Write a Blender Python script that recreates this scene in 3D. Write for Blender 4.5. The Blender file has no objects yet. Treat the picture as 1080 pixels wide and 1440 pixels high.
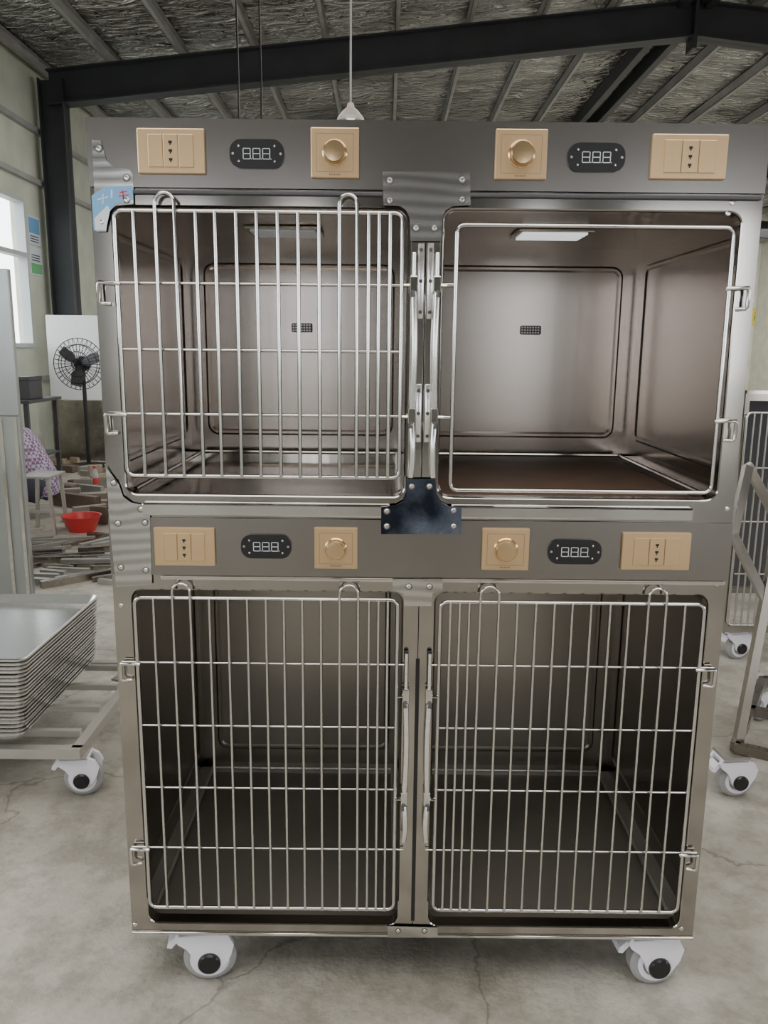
import bpy, bmesh, math, random
from mathutils import Vector, Matrix
random.seed(4)
C = bpy.context.scene.collection
D = 1.565; XC = 0.0715
F = 1150.0
LIFT = 0.03
R = (Matrix.Rotation(math.radians(78.7),4,'X') @ Matrix.Rotation(math.radians(0.6),4,'Z')).to_3x3()
CAM = Vector((0,0,1.375))      # cage is measured with this height, then everything stands LIFT higher on its casters
cd = bpy.data.cameras.new('camera'); cam = bpy.data.objects.new('camera', cd); C.objects.link(cam)
cam.matrix_world = Matrix.Translation(CAM+Vector((0,0,LIFT))) @ R.to_4x4()
cd.sensor_fit='VERTICAL'; cd.sensor_height=36; cd.lens=F/1440*36; cd.clip_start=0.05; cd.clip_end=300
bpy.context.scene.camera = cam
def P(px,py,y=D):
    d = R @ Vector(((px-540)/F,(720-py)/F,-1)); return CAM + d*(y/d.y)
def PF(px,py,z=0.0):
    d = R @ Vector(((px-540)/F,(720-py)/F,-1)); return CAM + d*((z-CAM.z)/d.z)

# ---------------- materials
def mat(name, col, rough=.5, metal=0, bump=0, scale=(1,1,1), cvar=0, emit=0, rvar=0, trans=0, col2=None, nscale=5, ecol=None, coat=0, cscale=3):
    m = bpy.data.materials.new(name); m.use_nodes=True
    nt=m.node_tree; b=nt.nodes['Principled BSDF']
    b.inputs['Base Color'].default_value=(*col,1); b.inputs['Roughness'].default_value=rough; b.inputs['Metallic'].default_value=metal
    if trans: b.inputs['Transmission Weight'].default_value=trans
    if coat: b.inputs['Coat Weight'].default_value=coat
    if emit:
        b.inputs['Emission Color'].default_value=(*(ecol or col),1); b.inputs['Emission Strength'].default_value=emit
    tc=nt.nodes.new('ShaderNodeTexCoord'); mp=nt.nodes.new('ShaderNodeMapping'); mp.inputs['Scale'].default_value=scale
    nt.links.new(tc.outputs['Object'],mp.inputs['Vector'])
    n=nt.nodes.new('ShaderNodeTexNoise'); n.inputs['Scale'].default_value=nscale; n.inputs['Detail'].default_value=5
    nt.links.new(mp.outputs[0],n.inputs['Vector'])
    if rvar:
        mr=nt.nodes.new('ShaderNodeMapRange'); mr.inputs[1].default_value=.3; mr.inputs[2].default_value=.7
        mr.inputs[3].default_value=max(.02,rough-rvar); mr.inputs[4].default_value=rough+rvar
        nt.links.new(n.outputs['Fac'],mr.inputs[0]); nt.links.new(mr.outputs[0],b.inputs['Roughness'])
    if bump:
        bp=nt.nodes.new('ShaderNodeBump'); bp.inputs['Strength'].default_value=bump; bp.inputs['Distance'].default_value=.01
        nt.links.new(n.outputs['Fac'],bp.inputs['Height']); nt.links.new(bp.outputs[0],b.inputs['Normal'])
    if cvar or col2:
        n2=nt.nodes.new('ShaderNodeTexNoise'); n2.inputs['Scale'].default_value=cscale; n2.inputs['Detail'].default_value=4
        nt.links.new(tc.outputs['Object'],n2.inputs['Vector'])
        r=nt.nodes.new('ShaderNodeValToRGB'); r.color_ramp.elements[0].position=.35; r.color_ramp.elements[1].position=.65
        c1=col2 if col2 else tuple(c*(1-cvar) for c in col)
        r.color_ramp.elements[0].color=(*c1,1); r.color_ramp.elements[1].color=(*col,1)
        nt.links.new(n2.outputs['Fac'],r.inputs[0]); nt.links.new(r.outputs[0],b.inputs['Base Color'])
    return m
M={}
M['front']=mat('brushed_front_steel',(.41,.39,.36),.11,1,cvar=.06,bump=.005,nscale=4)
M['panel']=mat('brushed_panel_steel',(.30,.28,.26),.22,1,cvar=.07)
M['polish']=mat('polished_steel',(.70,.68,.65),.07,1,bump=.015,nscale=3)
M['mirror']=mat('painted_reflection_steel',(.30,.36,.52),.02,1,bump=.35,nscale=7,col2=(.04,.05,.08),cscale=10)  # navy and black tint paints in a reflection of someone facing the plate
M['liner']=mat('brushed_liner_steel',(.43,.385,.35),.20,1,cvar=.06)
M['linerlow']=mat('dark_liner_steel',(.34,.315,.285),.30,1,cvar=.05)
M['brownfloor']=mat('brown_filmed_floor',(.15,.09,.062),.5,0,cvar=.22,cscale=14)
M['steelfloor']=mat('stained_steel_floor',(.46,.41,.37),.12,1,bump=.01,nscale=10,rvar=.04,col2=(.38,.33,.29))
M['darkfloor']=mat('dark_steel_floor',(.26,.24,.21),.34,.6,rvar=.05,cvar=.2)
M['rod']=mat('steel_rod',(.66,.65,.63),.13,1)
M['gold']=mat('champagne_plate',(.66,.46,.26),.28,.75,cvar=.06,coat=.25)
M['goldknob']=mat('champagne_knob',(.68,.48,.27),.2,.9,coat=.2)
M['goldline']=mat('champagne_groove',(.30,.20,.12),.5,.4)
M['black']=mat('black_plastic',(.008,.008,.009),.3)
M['digit']=mat('pale_digit_segment',(.5,.55,.58),.4,emit=.1)
M['screw']=mat('screw_steel',(.7,.68,.65),.2,1)
M['white']=mat('caster_white_plastic',(.82,.80,.88),.3)
M['tyre']=mat('caster_grey_tyre',(.33,.33,.335),.5)
M['led']=mat('light_diffuser',(.95,.97,1),.4,emit=.9)
M['leddim']=mat('dim_light_diffuser',(.6,.62,.64),.4,emit=.15)
M['blue']=mat('blue_sticker_paper',(.16,.37,.62),.4)
M['red']=mat('red_print',(.55,.06,.06),.4)
M['paper']=mat('white_print',(.62,.68,.74),.5)
M['green']=mat('green_print',(.15,.45,.2),.5)
M['beam']=mat('dark_painted_steel',(.045,.05,.055),.5,.2,cvar=.2)
M['purlin']=mat('grey_galvanised_purlin',(.42,.42,.41),.5,.3,cvar=.2)
M['wall']=mat('pale_green_wall_sheet',(.58,.61,.51),.6,0,cvar=.15,bump=.1,scale=(1,25,1))
M['wallfar']=mat('pale_end_wall',(.78,.79,.73),.7,cvar=.1)
M['wallfront']=mat('unseen_front_wall',(.30,.29,.27),.7,cvar=.5,cscale=.8)
M['galv']=mat('galvanised_tube',(.50,.48,.44),.38,.75,cvar=.3,rvar=.08)
M['oldtube']=mat('worn_brown_steel_tube',(.38,.345,.30),.27,.95,cvar=.4,rvar=.06)
M['tray']=mat('tray_steel',(.78,.78,.77),.22,.97)
M['dgrey']=mat('dark_grey_steel',(.08,.08,.085),.5,.5)
M['basin']=mat('red_plastic_basin',(.50,.03,.03),.35)
M['pet']=mat('clear_bottle_plastic',(.8,.85,.88),.1,trans=.7)
M['wood']=mat('raw_scrap_wood',(.42,.33,.23),.7,cvar=.3,bump=.2,scale=(1,20,20))
M['rust']=mat('rusty_scrap_steel',(.20,.15,.12),.55,.5,cvar=.4)
M['board']=mat('white_sheet_board',(.78,.80,.80),.5,cvar=.05)
M['winframe']=mat('grey_window_frame',(.45,.50,.50),.5,cvar=.05)
M['lever']=mat('pale_latch_metal',(.85,.84,.82),.2,.85)
M['yellow']=mat('yellow_banner_cloth',(.90,.68,.05),.6)
M['lampshade']=mat('pink_white_enamel',(.60,.52,.50),.35)
M['ply']=mat('cardboard_box',(.36,.27,.19),.8,cvar=.15)
M['column']=mat('pale_sheet_metal',(.40,.42,.42),.3,.8,cvar=.12)
M['skin']=mat('skin',(.50,.32,.23),.6)
M['hair']=mat('black_hair',(.02,.018,.016),.6)
M['trouser']=mat('dark_trouser_cloth',(.04,.045,.06),.9)
M['shoe']=mat('dark_shoe',(.03,.03,.03),.6)
def swirl():
    m=bpy.data.materials.new('swirl_brushed_steel'); m.use_nodes=True; nt=m.node_tree; b=nt.nodes['Principled BSDF']; L=nt.links
    b.inputs['Metallic'].default_value=1; b.inputs['Roughness'].default_value=.18
    tc=nt.nodes.new('ShaderNodeTexCoord'); w=nt.nodes.new('ShaderNodeTexWave'); w.wave_type='RINGS'; w.inputs['Scale'].default_value=16; w.inputs['Distortion'].default_value=5; w.inputs['Detail'].default_value=1; w.inputs['Detail Scale'].default_value=.5
    L.new(tc.outputs['Object'],w.inputs['Vector'])
    r=nt.nodes.new('ShaderNodeValToRGB'); e=r.color_ramp.elements; e[0].position=.1; e[0].color=(.45,.44,.42,1); e[1].position=.9; e[1].color=(.66,.645,.62,1)
    L.new(w.outputs['Fac'],r.inputs[0]); L.new(r.outputs[0],b.inputs['Base Color'])
    bp=nt.nodes.new('ShaderNodeBump'); bp.inputs['Strength'].default_value=.012; bp.inputs['Distance'].default_value=.01; L.new(w.outputs['Fac'],bp.inputs['Height']); L.new(bp.outputs[0],b.inputs['Normal'])
    return m
M['ripple']=swirl()

def concrete():
    m=bpy.data.materials.new('worn_concrete'); m.use_nodes=True; nt=m.node_tree; b=nt.nodes['Principled BSDF']; L=nt.links
    tc=nt.nodes.new('ShaderNodeTexCoord')
    def noise(s,d=6):
        n=nt.nodes.new('ShaderNodeTexNoise'); n.inputs['Scale'].default_value=s; n.inputs['Detail'].default_value=d; L.new(tc.outputs['Object'],n.inputs['Vector']); return n
    n1=noise(2.2,10); n2=noise(9,12); n3=noise(70,4); n2.inputs['Roughness'].default_value=.72; n1.inputs['Roughness'].default_value=.62
    r1=nt.nodes.new('ShaderNodeValToRGB'); e=r1.color_ramp.elements; e[0].position=.38; e[0].color=(.31,.29,.25,1); e[1].position=.62; e[1].color=(.50,.475,.42,1)
    L.new(n1.outputs['Fac'],r1.inputs[0])
    r2=nt.nodes.new('ShaderNodeValToRGB'); e=r2.color_ramp.elements; e[0].position=.40; e[0].color=(.64,.63,.60,1); e[1].position=.56; e[1].color=(1,1,1,1)
    L.new(n2.outputs['Fac'],r2.inputs[0])
    mx=nt.nodes.new('ShaderNodeMixRGB'); mx.blend_type='MULTIPLY'; mx.inputs[0].default_value=.8; L.new(r1.outputs[0],mx.inputs[1]); L.new(r2.outputs[0],mx.inputs[2])
    vo=nt.nodes.new('ShaderNodeTexVoronoi'); vo.feature='DISTANCE_TO_EDGE'; vo.inputs['Scale'].default_value=.9
    dn=noise(3); mv=nt.nodes.new('ShaderNodeMixRGB'); mv.blend_type='LINEAR_LIGHT'; mv.inputs[0].default_value=.25
    L.new(tc.outputs['Object'],mv.inputs[1]); L.new(dn.outputs['Color'],mv.inputs[2]); L.new(mv.outputs[0],vo.inputs['Vector'])
    r3=nt.nodes.new('ShaderNodeValToRGB'); e=r3.color_ramp.elements; e[0].position=0; e[0].color=(.35,.35,.35,1); e[1].position=.006; e[1].color=(1,1,1,1)
    L.new(vo.outputs['Distance'],r3.inputs[0])
    m2=nt.nodes.new('ShaderNodeMixRGB'); m2.blend_type='MULTIPLY'; m2.inputs[0].default_value=.7; L.new(mx.outputs[0],m2.inputs[1]); L.new(r3.outputs[0],m2.inputs[2])
    L.new(m2.outputs[0],b.inputs['Base Color'])
    mr=nt.nodes.new('ShaderNodeMapRange'); mr.inputs[1].default_value=.3; mr.inputs[2].default_value=.7; mr.inputs[3].default_value=.45; mr.inputs[4].default_value=.75
    L.new(n1.outputs['Fac'],mr.inputs[0]); L.new(mr.outputs[0],b.inputs['Roughness'])
    bp=nt.nodes.new('ShaderNodeBump'); bp.inputs['Strength'].default_value=.35; bp.inputs['Distance'].default_value=.01; L.new(n3.outputs['Fac'],bp.inputs['Height']); L.new(bp.outputs[0],b.inputs['Normal'])
    return m
M['concrete']=concrete()
def foil():
    m=bpy.data.materials.new('roof_foil_insulation'); m.use_nodes=True; nt=m.node_tree; b=nt.nodes['Principled BSDF']; L=nt.links
    b.inputs['Metallic'].default_value=1; b.inputs['Roughness'].default_value=.2
    tc=nt.nodes.new('ShaderNodeTexCoord'); mq=nt.nodes.new('ShaderNodeMapping'); mq.inputs['Scale'].default_value=(1.0,2.2,1); L.new(tc.outputs['Object'],mq.inputs['Vector'])
    n=nt.nodes.new('ShaderNodeTexNoise'); n.inputs['Scale'].default_value=3.2; n.inputs['Detail'].default_value=3; n.inputs['Roughness'].default_value=.5
    n.inputs['Distortion'].default_value=1.6
    L.new(mq.outputs[0],n.inputs['Vector'])
    mp=nt.nodes.new('ShaderNodeMapping'); mp.inputs['Scale'].default_value=(.9,1.6,1); L.new(tc.outputs['Object'],mp.inputs['Vector'])
    n2=nt.nodes.new('ShaderNodeTexNoise'); n2.inputs['Scale'].default_value=1.1; n2.inputs['Detail'].default_value=3; L.new(mp.outputs[0],n2.inputs['Vector'])
    r=nt.nodes.new('ShaderNodeValToRGB'); e=r.color_ramp.elements; e[0].position=.36; e[0].color=(.34,.34,.335,1); e[1].position=.68; e[1].color=(.72,.72,.70,1)
    L.new(n2.outputs['Fac'],r.inputs[0]); L.new(r.outputs[0],b.inputs['Base Color'])
    bp=nt.nodes.new('ShaderNodeBump'); bp.inputs['Strength'].default_value=1; bp.inputs['Distance'].default_value=.14; L.new(n.outputs['Fac'],bp.inputs['Height']); L.new(bp.outputs[0],b.inputs['Normal'])
    return m
M['foil']=foil()
def plaid():
    m=bpy.data.materials.new('purple_checked_cloth'); m.use_nodes=True; nt=m.node_tree; b=nt.nodes['Principled BSDF']; L=nt.links
    tc=nt.nodes.new('ShaderNodeTexCoord'); c=nt.nodes.new('ShaderNodeTexChecker'); c.inputs['Scale'].default_value=38
    c.inputs['Color1'].default_value=(.20,.11,.19,1); c.inputs['Color2'].default_value=(.44,.40,.52,1)
    L.new(tc.outputs['Object'],c.inputs['Vector']); L.new(c.outputs['Color'],b.inputs['Base Color']); b.inputs['Roughness'].default_value=.9
    return m
M['plaid']=plaid()

# ---------------- mesh helpers
def nb(): return bmesh.new()
def box(bm,x0,x1,y0,y1,z0,z1,bev=0):
    vs=[bm.verts.new((x,y,z)) for x in (x0,x1) for y in (y0,y1) for z in (z0,z1)]
    fs=[bm.faces.new([vs[i] for i in f]) for f in ((0,1,3,2),(4,6,7,5),(0,4,5,1),(2,3,7,6),(0,2,6,4),(1,5,7,3))]
    if bev:
        es=list({e for f in fs for e in f.edges})
        bmesh.ops.bevel(bm,geom=es,offset=bev,segments=2,affect='EDGES',profile=.5)
def tube(bm,pts,r,seg=8,closed=False,sq=False):
    pts=[Vector(p) for p in pts]; n=len(pts); rings=[]
    if sq: seg=4
    prevN=None
    for i,p in enumerate(pts):
        if closed: a=pts[i-1]; b=pts[(i+1)%n]
        else: a=pts[max(0,i-1)]; b=pts[min(n-1,i+1)]
        t1=(p-a); t2=(b-p)
        if t1.length<1e-9: t1=t2
        if t2.length<1e-9: t2=t1
        t1.normalize(); t2.normalize(); t=(t1+t2)
        if t.length<1e-6: t=t1
        t.normalize()
        if prevN is None:
            up=Vector((0,1,0)) if abs(t.y)<.9 else Vector((1,0,0))
            N=(up-t*up.dot(t)).normalized()
        else:
            N=(prevN-t*prevN.dot(t)).normalized()
        prevN=N; B=t.cross(N)
        ring=[]
        for j in range(seg):
            a_=2*math.pi*(j+(.5 if sq else 0))/seg; rr=r*(1.414 if sq else 1)
            ring.append(bm.verts.new(p+N*(math.cos(a_)*rr)+B*(math.sin(a_)*rr)))
        rings.append(ring)
    m=n if closed else n-1
    for i in range(m):
        A=rings[i]; Bq=rings[(i+1)%n]
        for j in range(seg): bm.faces.new((A[j],A[(j+1)%seg],Bq[(j+1)%seg],Bq[j]))
    if not closed:
        bm.faces.new(list(reversed(rings[0]))); bm.faces.new(rings[-1])
def lathe(bm,prof,o,ax,seg=24):
    o=Vector(o); ax=Vector(ax).normalized(); u=ax.orthogonal().normalized(); v=ax.cross(u); rings=[]
    for r,h in prof:
        if r<1e-6: rings.append([bm.verts.new(o+ax*h)])
        else: rings.append([bm.verts.new(o+ax*h+u*(math.cos(2*math.pi*j/seg)*r)+v*(math.sin(2*math.pi*j/seg)*r)) for j in range(seg)])
    for A,B in zip(rings,rings[1:]):
        for j in range(seg):
            k=(j+1)%seg
            if len(A)==1 and len(B)==1: continue
            if len(A)==1: bm.faces.new((A[0],B[j],B[k]))
            elif len(B)==1: bm.faces.new((A[j],A[k],B[0]))
            else: bm.faces.new((A[j],A[k],B[k],B[j]))
def prism(bm,poly,y0,y1):
    a=[bm.verts.new((x,y0,z)) for x,z in poly]; b=[bm.verts.new((x,y1,z)) for x,z in poly]; n=len(poly)
    bm.faces.new(a); bm.faces.new(list(reversed(b)))
    for i in range(n): bm.faces.new((a[i],b[i],b[(i+1)%n],a[(i+1)%n]))
def rrect(x0,x1,z0,z1,r,k=6):
    out=[]
    for cx,cz,a0 in ((x1-r,z1-r,0),(x0+r,z1-r,90),(x0+r,z0+r,180),(x1-r,z0+r,270)):
        for i in range(k+1):
            a=math.radians(a0+90*i/k); out.append((cx+r*math.cos(a),cz+r*math.sin(a)))
    return out
ORG={}
ROUND={'steel_rod','pale_latch_metal','purple_checked_cloth','dark_trouser_cloth','dark_shoe','skin','black_hair'}
def obj(name,bm,m,parent=None,label=None,cat=None,group=None,kind=None):
    bmesh.ops.recalc_face_normals(bm,faces=bm.faces)
    if parent is not None: o0=ORG[parent.name]
    else:
        xs=[v.co for v in bm.verts]; o0=Vector(((min(v.x for v in xs)+max(v.x for v in xs))/2,(min(v.y for v in xs)+max(v.y for v in xs))/2,min(v.z for v in xs)))
    for v in bm.verts: v.co-=o0
    ang=1.1 if m.name in ROUND else .32
    for f in bm.faces: f.smooth=True
    for e in bm.edges:
        if len(e.link_faces)==2 and e.calc_face_angle(0)>ang: e.smooth=False
    me=bpy.data.meshes.new(name); bm.to_mesh(me); bm.free(); me.materials.append(m)
    o=bpy.data.objects.new(name,me); C.objects.link(o)
    if parent is not None: o.parent=parent
    else: o.location=o0
    ORG[o.name]=o0
    if label: o['label']=label
    if cat: o['category']=cat
    if group: o['group']=group
    if kind: o['kind']=kind
    return o
def thing(name,loc,label,cat,group=None):
    o=bpy.data.objects.new(name,None); C.objects.link(o); o.location=loc; o['label']=label; o['category']=cat
    o.empty_display_size=.1
    if group: o['group']=group
    ORG[o.name]=Vector(loc); return o

# ---------------- setting
RX=3.62; Y0=-9.0; Y1=26.0
def zc(x): return 4.45+(x+4)*.1079 if x<=RX else 4.45+(RX+4)*.1079-(x-RX)*.1079
def zr(x): return zc(x)+.36
XL=-4.3; XR=11.4
bm=nb(); box(bm,-30,30,-40,26.2,-.2,0); obj('floor',bm,M['concrete'],kind='structure')
bm=nb()
for a,b in ((XL-.2,RX),(RX,XR+.2)):
    v=[bm.verts.new(c) for c in ((a,Y0,zr(a)),(b,Y0,zr(b)),(b,Y1,zr(b)),(a,Y1,zr(a)),(a,Y0,zr(a)+.06),(b,Y0,zr(b)+.06),(b,Y1,zr(b)+.06),(a,Y1,zr(a)+.06))]
    for f in ((0,1,2,3),(4,5,6,7),(0,1,5,4),(2,3,7,6)): bm.faces.new([v[i] for i in f])
obj('ceiling',bm,M['foil'],kind='structure')
bm=nb(); wins=[(-7,-4),(-2.2,0.8),(2.0,5.0),(7.0,10.15),(14,17),(20,23)]  # only one window is in view; the others are added to let in light
box(bm,XL-.15,XL,Y0,Y1,0,1.4); box(bm,XL-.15,XL,Y0,Y1,3.1,zr(XL)+.02)
ys=[Y0]+[v for w in wins for v in w]+[Y1]
for i in range(0,len(ys),2): box(bm,XL-.15,XL,ys[i],ys[i+1],1.4,3.1)
obj('wall_left',bm,M['wall'],kind='structure')
for i,(a,b) in enumerate(wins):
    bm=nb()
    for z in (1.4,2.45,3.07): box(bm,XL-.1,XL+.03,a,b,z-.025,z+.025)
    n=4
    for k in range(n+1):
        y=a+(b-a)*k/n; box(bm,XL-.09,XL+.02,y-.018,y+.018,1.4,3.1)
    obj('window_%d'%(i+1),bm,M['winframe'],kind='structure')
bm=nb(); box(bm,XR,XR+.15,Y0,Y1,0,1.3); box(bm,XR,XR+.15,Y0,Y1,3.2,zr(XR)+.02)
for i in range(8): box(bm,XR,XR+.15,Y0+i*4,Y0+i*4+(1.2 if i<7 else 7),1.3,3.2)
obj('wall_right',bm,M['wall'],kind='structure')
bm=nb(); prism(bm,[(XL,0),(XR,0),(XR,zr(XR)),(RX,zr(RX)),(XL,zr(XL))],Y1,Y1+.15)
obj('wall_back',bm,M['wallfar'],kind='structure')
bm=nb()
edges_=[XL,-3.7,-2.5,-1.5,-.9,1.9,2.35,3.5,5.2,7.2,9.4,XR]  # unseen wall, its gaps shaped to put bright streaks into the steel
for a,b in zip(edges_[0::2],edges_[1::2]): box(bm,a,b,Y0-.15,Y0,0,3.3)
prism(bm,[(XL,3.3),(XR,3.3),(XR,zr(XR)),(RX,zr(RX)),(XL,zr(XL))],Y0-.15,Y0)
obj('wall_front_unseen',bm,M['wallfront'],kind='structure')
for i,z in enumerate((1.0,3.35,3.95)):
    bm=nb(); box(bm,XL,XL+.06,Y0,Y1,z-.03,z+.03); obj('trim_%d'%(i+1),bm,M['purlin'],kind='structure')
def ibeam_seg(bm,x0,x1,y,h=.2,w=.11):
    for dz0,dz1,ww in ((-h,-h+.018,w),(h-.018,h,w),(-h,h,.008)):
        v=[bm.verts.new(c) for c in ((x0,y-ww,zc(x0)+dz0),(x1,y-ww,zc(x1)+dz0),(x1,y-ww,zc(x1)+dz1),(x0,y-ww,zc(x0)+dz1),(x0,y+ww,zc(x0)+dz0),(x1,y+ww,zc(x1)+dz0),(x1,y+ww,zc(x1)+dz1),(x0,y+ww,zc(x0)+dz1))]
        for f in ((0,1,2,3),(4,5,6,7),(0,1,5,4),(2,3,7,6),(0,3,7,4),(1,2,6,5)): bm.faces.new([v[i] for i in f])
portal=[(4.7,'dark steel portal frame of the roof nearest overhead'),(10.7,'dark steel portal frame crossing the roof above the cage, with its column at left'),(16.7,'dark steel portal frame second behind the cage'),(22.7,'dark steel portal frame nearest the end wall')]
for y,lb in portal:
    t=thing('portal_frame',(XL+.25,y,0),lb,'roof frame')
    bm=nb(); ibeam_seg(bm,XL+.2,RX,y); obj('rafter',bm,M['beam'],t)
    bm=nb(); ibeam_seg(bm,RX,XR-.2,y); obj('rafter',bm,M['beam'],t)
    for x in (XL+.24,XR-.24):
        bm=nb(); h=zc(x)+.1
        for a,b,c,d in ((x-.15,x-.135,y-.1,y+.1),(x+.135,x+.15,y-.1,y+.1),(x-.15,x+.15,y-.006,y+.006)): box(bm,a,b,c,d,0,h)
        obj('column',bm,M['beam'],t)
    bm=nb(); box(bm,RX-.02,RX+.02,y-.13,y+.13,zc(RX)-.34,zc(RX)+.2); obj('ridge_plate',bm,M['beam'],t)
x=XL+.1
while x<XR:
    if abs(x-RX)>.3:
        bm=nb(); z=zc(x)+.205
        box(bm,x-.026,x-.020,Y0,Y1,z,z+.145); box(bm,x-.026,x+.026,Y0,Y1,z,z+.006); box(bm,x-.026,x+.026,Y0,Y1,z+.139,z+.145)
        lb='grey steel roof purlin left of the ridge, running front to back under foil' if x<RX else 'grey steel roof purlin right of the ridge, running front to back under foil'
        obj('purlin',bm,M['purlin'],None,lb,'purlin','purlins left of the ridge' if x<RX else 'purlins right of the ridge')
    x+=.86
for dx,lb in ((-.16,'dark ridge beam, the one just left of the roof peak'),(.16,'dark ridge beam, the one just right of the roof peak')):
    bm=nb(); box(bm,RX+dx-.05,RX+dx+.05,Y0,Y1,zc(RX)+.12,zc(RX)+.33); obj('ridge_beam',bm,M['beam'],None,lb,'beam')

# ---------------- caster
def caster(parent,cx,cy,yaw=0,s=1.25,z0=-LIFT):
    T=Matrix.Translation((cx,cy,z0))@Matrix.Rotation(yaw,4,'Z')@Matrix.Scale(s,4)
    wc=.018; zc_=.047
    bm=nb()
    poly=[(-.035,.112),(.03,.112),(.052,.100),(.062,.080),(.056,.058),(.044,.040),(.030,.030),(.008,.030),(-.004,.042),(-.010,.060),(-.020,.076),(-.036,.088),(-.042,.10)]
    for a,b in ((-.027,-.018),(.018,.027)): prism(bm,poly,a,b)
    box(bm,-.036,.038,-.027,.027,.100,.112,.003)
    bm.transform(T); c=obj('caster',bm,M['white'],parent)
    bm=nb(); lathe(bm,[(.0,-.015),(.040,-.015),(.047,-.010),(.047,.010),(.040,.015),(0,.015)],(wc,0,zc_),(0,1,0),28); bm.transform(T); obj('wheel',bm,M['tyre'],c)
    for sg in (-1,1):
        bm=nb(); lathe(bm,[(.026,0),(.035,.0),(.035,.002),(.026,.002)],(wc,sg*.0152,zc_),(0,sg,0),24)
        bm.transform(T); obj('wheel_ring',bm,M['white'],c)
        bm=nb(); lathe(bm,[(0,0),(.020,0),(.020,.004),(.017,.007),(0,.007)],(wc,sg*.027,zc_),(0,sg,0),20)
        bm.transform(T); obj('hub_cap',bm,M['black'],c)
    bm=nb(); box(bm,-.033,.035,-.032,.032,.1125,.12); lathe(bm,[(.018,.107),(.018,.1125)],(0,0,0),(0,0,1),16)
    bm.transform(T); obj('mounting_plate',bm,M['galv'],c)
    bm=nb(); prism(bm,[(-.040,.098),(-.036,.088),(-.048,.074),(-.056,.076),(-.054,.086)],-.018,.018); bm.transform(T); obj('brake_pedal',bm,M['white'],c)
    return c

# ---------------- main cage
cage=thing('pet_cage_cabinet',(XC,D+.35,0),'large two-tier stainless steel pet cage cabinet with four doors on casters','pet cage')
XO0,XO1=-.538,.681; DEP=.72
MX=lambda x:2*XC-x
UZ=(1.048,1.655,1.09,1.627); LZ=(.12,.931,.146,.902)
bm=nb()
for x0,x1 in ((XO0,XO0+.003),(XO1-.003,XO1)): box(bm,x0,x1,D+.0012,D+DEP,.1205,1.772)
box(bm,XO0+.003,XO1-.003,D+DEP-.003,D+DEP,.1205,1.772)
box(bm,XO0+.003,XO1-.003,D+.02,D+DEP-.003,1.765,1.772)
box(bm,XO0+.003,XO1-.003,D+.02,D+DEP-.003,.1205,.128)
obj('cabinet_shell',bm,M['panel'],cage)
def frame_ring(bm,X0,X1,Z0,Z1,x0,x1,z0,z1,r=.024,k=7):
    inner=rrect(x0,x1,z0,z1,r,k); n=len(inner)
    ov=[bm.verts.new((X,D,Z)) for X,Z in ((X1,Z1),(X0,Z1),(X0,Z0),(X1,Z0))]
    def loop(off,y): 
        return [bm.verts.new((x,y,z)) for x,z in rrect(x0+off,x1-off,z0+off,z1-off,r-off if r-off>.004 else .004,k)]
    L0=loop(0,D); 
    for c in range(4):
        b=c*(k+1)
        for i in range(k): bm.faces.new((ov[c],L0[b+i],L0[b+i+1]))
        bm.faces.new((ov[c],L0[b+k],L0[(b+k+1)%n],ov[(c+1)%4]))
    prev=L0
    for off,y in ((.0025,D+.0014),(.0035,D+.004),(.0035,D+.028)):
        L=loop(off,y)
        for i in range(n): bm.faces.new((prev[i],prev[(i+1)%n],L[(i+1)%n],L[i]))
        prev=L
for Z0,Z1,z0,z1 in (UZ,LZ):
    bm=nb()
    frame_ring(bm,XO0,XC-.0008,Z0,Z1,-.503,.041,z0,z1)
    frame_ring(bm,XC+.0008,XO1,Z0,Z1,.102,.648 if z0>1 else .652,z0,z1)
    obj('front_frame',bm,M['front'],cage)
for Z0,Z1 in ((1.655,1.773),(.931,1.048)):
    bm=nb(); box(bm,XO0,XO1,D-.005,D+.02,Z0+.001,Z1-.0005); obj('control_panel',bm,M['panel'],cage)
for x0,x1,z0,z1 in ((-.47,.012,1.052,1.078),(.13,.60,1.052,1.078)):
    bm=nb(); box(bm,x0,x1,D-.012,D+.0,z0,z1,.004); obj('ledge_trim',bm,M['polish'],cage)
for x0,x1,z in ((-.44,.675,.926),(-.46,.675,1.648)):
    bm=nb(); box(bm,x0,x1,D-.008,D,z-.0035,z+.0035,.0015); obj('edge_bead',bm,M['dgrey'] if z>1 else M['polish'],cage)  # upper bead is dark grey to paint the shadow under the control panel
bm=nb(); box(bm,XO0,XO1,D-.004,D,.121,.128,.001); obj('edge_bead',bm,M['polish'],cage)
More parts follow.
